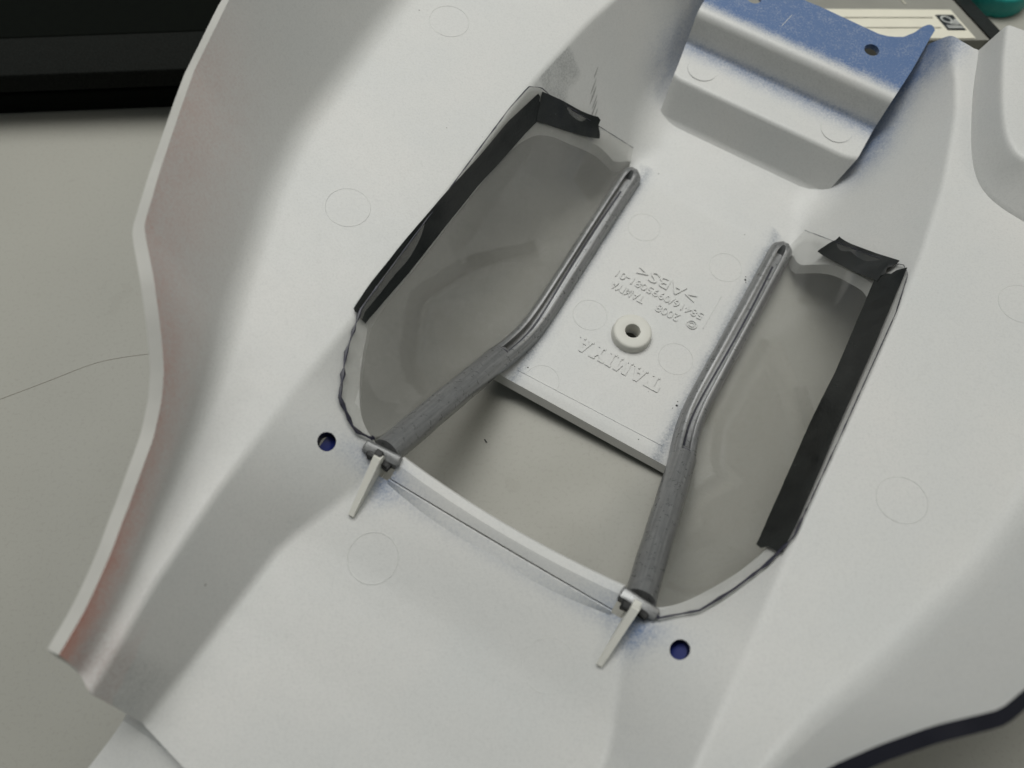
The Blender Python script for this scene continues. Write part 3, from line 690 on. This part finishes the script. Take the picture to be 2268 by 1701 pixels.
TAPES = [(-1, 'strip of black tape along the sheet edge facing the laptop',
  [(-48.74,-28.4,43.4),(-49.89,-15.14,45.2),(-50.17,-2.04,45.6),(-50.9,11.69,46.5),(-51.7,28.1,46.6),(-51.9,40.92,46.6),(-51.5,48.15,46.4)],
  [(-45.51,-26.2,39.6),(-46.14,-18.86,40.3),(-46.67,-7.56,41.0),(-47.3,3.04,41.9),(-47.55,17.39,42.4),(-47.69,31.68,42.6),(-48.16,48.91,44.1)]),
 (-1, 'short piece of black tape at the rear edge of the sheet by the laptop',
  [(-48.21,-29.95,42.8),(-44.66,-34.65,37.7),(-40.84,-39.0,32.2),(-36.47,-43.4,27.6)],
  [(-45.95,-23.06,40.1),(-42.14,-28.17,35.0),(-37.92,-33.68,29.8),(-33.88,-39.42,24.5)]),
 (1, 'strip of black tape along the outer edge of the sheet by the grey case',
  [(49.37,-29.15,44.1),(49.44,-16.81,44.6),(49.59,-4.86,44.9),(49.52,7.67,45.0),(49.5,19.16,45.0),(49.69,41.0,45.6),(49.45,48.41,45.3)],
  [(44.77,-26.85,38.8),(45.1,-13.23,38.9),(45.44,2.67,39.3),(45.17,9.72,39.3),(45.1,16.03,39.1),(45.28,41.88,40.1),(45.27,48.41,41.0)]),
 (1, 'short crooked piece of black tape at the rear edge of the sheet by the case',
  [(34.62,-45.0,24.1),(38.95,-40.17,30.3),(43.03,-36.66,35.0),(47.6,-32.0,41.6)],
  [(31.52,-39.88,21.4),(36.43,-34.91,27.6),(41.02,-29.67,33.8),(45.3,-25.5,39.4)])]
for ti, (s, lab, Aq, Bq) in enumerate(TAPES):
    n = 60 if len(Aq) > 5 else 26; nc = 7
    A_ = resample(Aq, n); B_ = resample(Bq, n); t = np.linspace(0, 1, nc)[None, :, None]
    G = A_[:, None]*(1-t)+B_[:, None]*t
    wob = np.cumsum(rng.normal(0, 0.05, n)); wob -= np.linspace(wob[0], wob[-1], n)
    G[:, 0, 0] += 0.25*wob; G[:, -1, 0] += rng.normal(0, 0.015, n)
    G[..., 2] += 0.12*np.sin(np.linspace(0, 9, n))[:, None]*np.linspace(0, 1, nc)[None]*0.6+(0.35 if ti in (1, 3) else 0.1)
    if ti == 3: G[:8, :, 2] += (np.linspace(1.6, 0, 8)**2*0.35)[:, None]
    if ti == 1: G[-6:, :, 2] += (np.linspace(0, 1.2, 6)**2*0.4)[:, None]
    # ragged cut ends
    G[0] += np.outer(rng.normal(0, 0.18, nc), [0.4*s, 1, 0.2]); G[-1] += np.outer(rng.normal(0, 0.25, nc), [0.4*s, 1, 0.2])
    dn = np.array([0.5*s, 0, -0.75])*0.25
    V = np.concatenate([G.reshape(-1, 3), (G+dn).reshape(-1, 3)]); m_ = n*nc
    per = [i for i in range(nc)]+[i*nc+nc-1 for i in range(1, n)]+[(n-1)*nc+j for j in range(nc-2, -1, -1)]+[i*nc for i in range(n-2, 0, -1)]
    F = grid_faces(n, nc)+[tuple(m_+x for x in f[::-1]) for f in grid_faces(n, nc)]+[(per[i], per[(i+1) % len(per)], m_+per[(i+1) % len(per)], m_+per[i]) for i in range(len(per))]
    tag(mk('tape_strip', V, F, M_TAPE, None, True, sharp=35), lab, 'tape', 'black tape pieces on the window sheets')

# ------------------------------------------------------------------ ink dots on the roof beside the channels, smears inside the left quarter
def blob(name, u, v, h, r, mat, parent, sx=1, sy=1, rot=0.0, n=11, th=0.08):
    V = [(u, v, h+th)]
    for i in range(n):
        a = 2*PI*i/n; rr = r*(0.65+0.6*random.random()); x, y = rr*math.cos(a)*sx, rr*math.sin(a)*sy
        V.append((u+x*math.cos(rot)-y*math.sin(rot), v+x*math.sin(rot)+y*math.cos(rot), h+th*0.4))
    V2 = [(x, y, z-th) for x, y, z in V]
    F = [(0, 1+i, 1+(i+1) % n) for i in range(n)]; m = n+1
    F += [(m, m+1+(i+1) % n, m+1+i) for i in range(n)]+[(1+i, m+1+i, m+1+(i+1) % n, 1+(i+1) % n) for i in range(n)]
    return mk(name, V+V2, F, mat, parent, True)
for u, v, r in ((18.9,-30.6,0.34), (18.6,-31.6,0.18), (19.3,-29.9,0.15), (18.8,13.4,0.30), (18.5,12.3,0.16), (18.2,14.6,0.14), (-19.0,24.0,0.22), (8.5,28.0,0.16), (-11,29,0.14), (14.5,26.8,0.18)):
    blob('ink_dot', u, v, RH+0.02, r, M_BLACKPAINT, BODY)
M_SMEAR = simple('grey_smear', (0.42, 0.42, 0.41), 0.6, 0.3, nscale=700, var=0.25)
def smear(u, v, L, w):
    n = 9; V = []
    for i in range(n):
        t = i/(n-1)-0.5; ww = w*math.sqrt(max(0.03, 1-(2*t)**2))
        for k in (-1, 1):
            uu = u+k*ww+0.18*t*L; vv = v+t*L; V.append((uu, vv, float(cabin_h(uu, vv)[0])+0.10))
    V2 = [(a, b, c-0.09) for a, b, c in V]; m = len(V)
    F = [(2*i, 2*i+1, 2*i+3, 2*i+2) for i in range(n-1)]+[(m+2*i+2, m+2*i+3, m+2*i+1, m+2*i) for i in range(n-1)]
    per = [2*i for i in range(n)]+[2*i+1 for i in range(n-1, -1, -1)]
    F += [(per[i], per[(i+1) % m], m+per[(i+1) % m], m+per[i]) for i in range(m)]
    mk('paint_smear', V+V2, F, M_SMEAR, BODY, True)
for u, v, L, w in ((-41.5,-48,4.5,0.12), (-40.6,-46.5,5,0.16), (-39.6,-46,4,0.10), (-38.9,-44.6,5,0.15), (-38.0,-44,4.2,0.12), (-42.6,-51,3.0,0.10), (-37.4,-42.6,3.5,0.10)):
    smear(u, v, L, w)

# ------------------------------------------------------------------ laptop behind the left side
M_LAP = simple('black_textured_plastic', (0.010, 0.011, 0.010), 0.85, 0.06, nscale=2200, var=0.5, bstr=0.5, bdist=0.0003)
M_LAPTOP = simple('black_satin_plastic', (0.004, 0.005, 0.004), 0.85, 0.04, nscale=400, var=0.2)
LAP = root('laptop', (-0.17, 0.087, TABLE_Z), 'black laptop with a textured front strip, lying behind the body', 'laptop')
LR = Matrix.Rotation(math.radians(3.0), 4, 'Z')
def lap_box(name, c, s, mat, bev):
    V, F = box_bm(c, s, None, bev); V = [tuple(np.array(LR @ Vector(p))+np.array(LAP.location)) for p in V]
    return mk(name, V, F, mat, LAP, True, body=False, sharp=30)
lap_box('base_slab', (0.0, 0.1205, 0.0042), (0.238, 0.235, 0.0084), M_LAPTOP, 0.0015)
lap_box('lower_trim', (0.0, 0.122, 0.0098), (0.238, 0.232, 0.0026), M_LAPTOP, 0.0006)
tp_ = lap_box('palm_rest', (0.0, 0.0085, 0.0145), (0.240, 0.0155, 0.0066), M_LAP, 0.0005)
lap_box('keyboard_deck', (0.0, 0.1275, 0.0144), (0.240, 0.2215, 0.0060), M_LAPTOP, 0.0008)


# ------------------------------------------------------------------ grey case with a printed white label, behind the rear end
M_CASE = simple('grey_case_plastic', (0.27, 0.265, 0.235), 0.5, 0.4, nscale=90, var=0.06)
M_LABEL = simple('cream_label', (0.74, 0.71, 0.60), 0.6, 0.3, nscale=120, var=0.03)
M_RULE = simple('grey_print', (0.33, 0.31, 0.26), 0.6, 0.3, nscale=500, var=0.1)
M_EMB = simple('black_print', (0.015, 0.02, 0.025), 0.5, 0.4, nscale=600, var=0.2)
M_BLACKTRIM = simple('black_trim', (0.006, 0.006, 0.006), 0.5, 0.4, nscale=400, var=0.2)
def cz(y): return 0.0121+(0.1292-y)*0.332
CASE = root('printed_case', (0.11, 0.133, TABLE_Z), 'grey sloped case with a white label, two ruled lines and a dark emblem', 'case')
def case_poly(name, pts, lift, th, mat, parent=CASE):
    n = len(pts); V = [(x, y, cz(y)+lift) for x, y in pts]+[(x, y, cz(y)+lift-th) for x, y in pts]
    return mk(name, V, [tuple(range(n)), tuple(range(2*n-1, n-1, -1))]+[(i, (i+1) % n, n+(i+1) % n, n+i) for i in range(n)], mat, parent, False, body=False)
y0, y1 = 0.1078, 0.1585; x0, x1 = 0.03, 0.1461
Vc = [(x0, y0, cz(y0)), (x1, y0, cz(y0)), (x1, y1, cz(y1)), (x0, y1, cz(y1)), (x0, y0+0.002, TABLE_Z), (x1, y0+0.002, TABLE_Z), (x1, y1, TABLE_Z), (x0, y1, TABLE_Z)]
mk('case_body', Vc, [(0, 1, 2, 3), (7, 6, 5, 4), (0, 4, 5, 1), (1, 5, 6, 2), (2, 6, 7, 3), (3, 7, 4, 0)], M_CASE, CASE, False, body=False)
case_poly('edge_strip', [(0.1463, y0-0.001), (0.1513, y0-0.001), (0.1513, y1), (0.1463, y1)], 0.0006, 0.004, M_BLACKTRIM)
case_poly('label', [(0.04, 0.1086), (0.1420, 0.1086), (0.1421, 0.1292), (0.04, 0.1308)], 0.0003, 0.0003, M_LABEL)
case_poly('ruled_line', [(0.045, 0.1229), (0.1340, 0.1228), (0.1340, 0.1233), (0.045, 0.1234)], 0.0005, 0.0002, M_RULE)
case_poly('ruled_line', [(0.045, 0.1156), (0.1340, 0.1155), (0.1340, 0.1160), (0.045, 0.1161)], 0.0005, 0.0002, M_RULE)
em = case_poly('emblem', [(0.1355, 0.1140), (0.1411, 0.1140), (0.1411, 0.1249), (0.1355, 0.1249)], 0.0005, 0.0002, M_EMB)
M_EMBL = simple('pale_print', (0.55, 0.56, 0.54), 0.6, 0.3, nscale=500, var=0.1)
ringp = []
for i in range(20):
    a = 2*PI*i/20; ringp.append((0.1376+0.0017*math.cos(a), 0.1212+0.0026*math.sin(a)))
inner = [(0.1376+(x-0.1376)*0.72, 0.1212+(y-0.1212)*0.72) for x, y in ringp]
V = []; F = []
for P_ in (ringp, inner): V += [(x, y, cz(y)+0.0007) for x, y in P_]
F = [(i, (i+1) % 20, 20+(i+1) % 20, 20+i) for i in range(20)]
mk('emblem_ring', V, F, M_EMBL, em, False, body=False, fix=False)
for (a, b, c_, d) in ((0.1360, 0.1151, 0.1407, 0.1160), (0.1360, 0.1166, 0.1407, 0.1170), (0.1386, 0.1178, 0.1391, 0.1204), (0.1394, 0.1176, 0.1399, 0.1208), (0.1402, 0.1180, 0.1408, 0.1216), (0.1378, 0.1180, 0.1383, 0.1192)):
    case_poly('emblem_bar', [(a, b), (c_, b), (c_, d), (a, d)], 0.0007, 0.0002, M_EMBL, em)
case_poly('scratch', [(0.1291, 0.1336), (0.1294, 0.1336), (0.1288, 0.1385), (0.1285, 0.1385)], 0.0003, 0.0002, M_LABEL)

# ------------------------------------------------------------------ teal round lid on the table
M_TEAL = simple('teal_plastic', (0.006, 0.27, 0.24), 0.45, 0.5, nscale=100, var=0.08)
tl = root('round_lid', (0.1627, 0.1440, TABLE_Z), 'teal round plastic lid standing on the table behind the grey case', 'lid')
prof = [(0.0103, 0), (0.0108, 0.0006), (0.0108, 0.0062), (0.0104, 0.0070), (0.0094, 0.0073), (0.0090, 0.0070), (0.0, 0.0068)]
V = []; nn_ = 48
for r_, z in prof:
    for i in range(nn_):
        k = 1+0.012*(1 if (i % 2) else -1)*(1 if 0.0005 < z < 0.0085 and r_ > 0.009 else 0)
        V.append((0.1627+r_*k*math.cos(2*PI*i/nn_), 0.1440+r_*k*math.sin(2*PI*i/nn_), TABLE_Z+z))
mk('lid_shell', V, grid_faces(len(prof), nn_, True)+[tuple(range(nn_))[::-1]], M_TEAL, tl, True, body=False, sharp=50)

# ------------------------------------------------------------------ hair and crumbs on the table
hp = np.array([(-0.150,-0.0160), (-0.136,-0.0083), (-0.1227,-0.0022), (-0.1103,0.0041), (-0.098,0.0063), (-0.085,0.0072)]); hp = resample(hp, 30)
for _ in range(4): hp[1:-1] = 0.25*hp[:-2]+0.5*hp[1:-1]+0.25*hp[2:]
V = []; k = 5
for i, (x, y) in enumerate(hp):
    t = hp[min(i+1, 29)]-hp[max(i-1, 0)]; t /= np.linalg.norm(t); sd = np.array([-t[1], t[0]])
    for j in range(k):
        a = 2*PI*j/k; r_ = 0.00005; V.append((x+sd[0]*r_*math.cos(a), y+sd[1]*r_*math.cos(a), TABLE_Z+r_+r_*math.sin(a)))
M_HAIR = simple('dark_hair', (0.22, 0.20, 0.16), 0.5, 0.4, nscale=200, var=0.2)
tag(mk('hair', V, grid_faces(30, k, True), M_HAIR, None, True, body=False), 'single dark hair lying across the bare table', 'hair')
def crumb(x, y, r, lab, L=1.0, rot=0.0):
    bm = bmesh.new(); bmesh.ops.create_icosphere(bm, subdivisions=2, radius=1)
    for v in bm.verts:
        q = 0.75+0.45*random.random(); px, py = v.co.x*r*L*q, v.co.y*r*q
        v.co = Vector((x+px*math.cos(rot)-py*math.sin(rot), y+px*math.sin(rot)+py*math.cos(rot), TABLE_Z+r*0.5+v.co.z*r*0.5*q))
    V = [tuple(v.co) for v in bm.verts]; bm.verts.index_update(); F = [tuple(v.index for v in f.verts) for f in bm.faces]; bm.free()
    tag(mk('crumb', V, F, M_BLACKPAINT, None, True, body=False), lab, 'crumb', 'crumbs on the table')
crumb(-0.0067, -0.0189, 0.00018, 'tiny dark sliver on the table inside the windscreen opening', 3.6, -1.0)

print('min body z', min((o.matrix_world @ Vector(c)).z for o in bpy.data.objects if o.parent == BODY for c in o.bound_box))
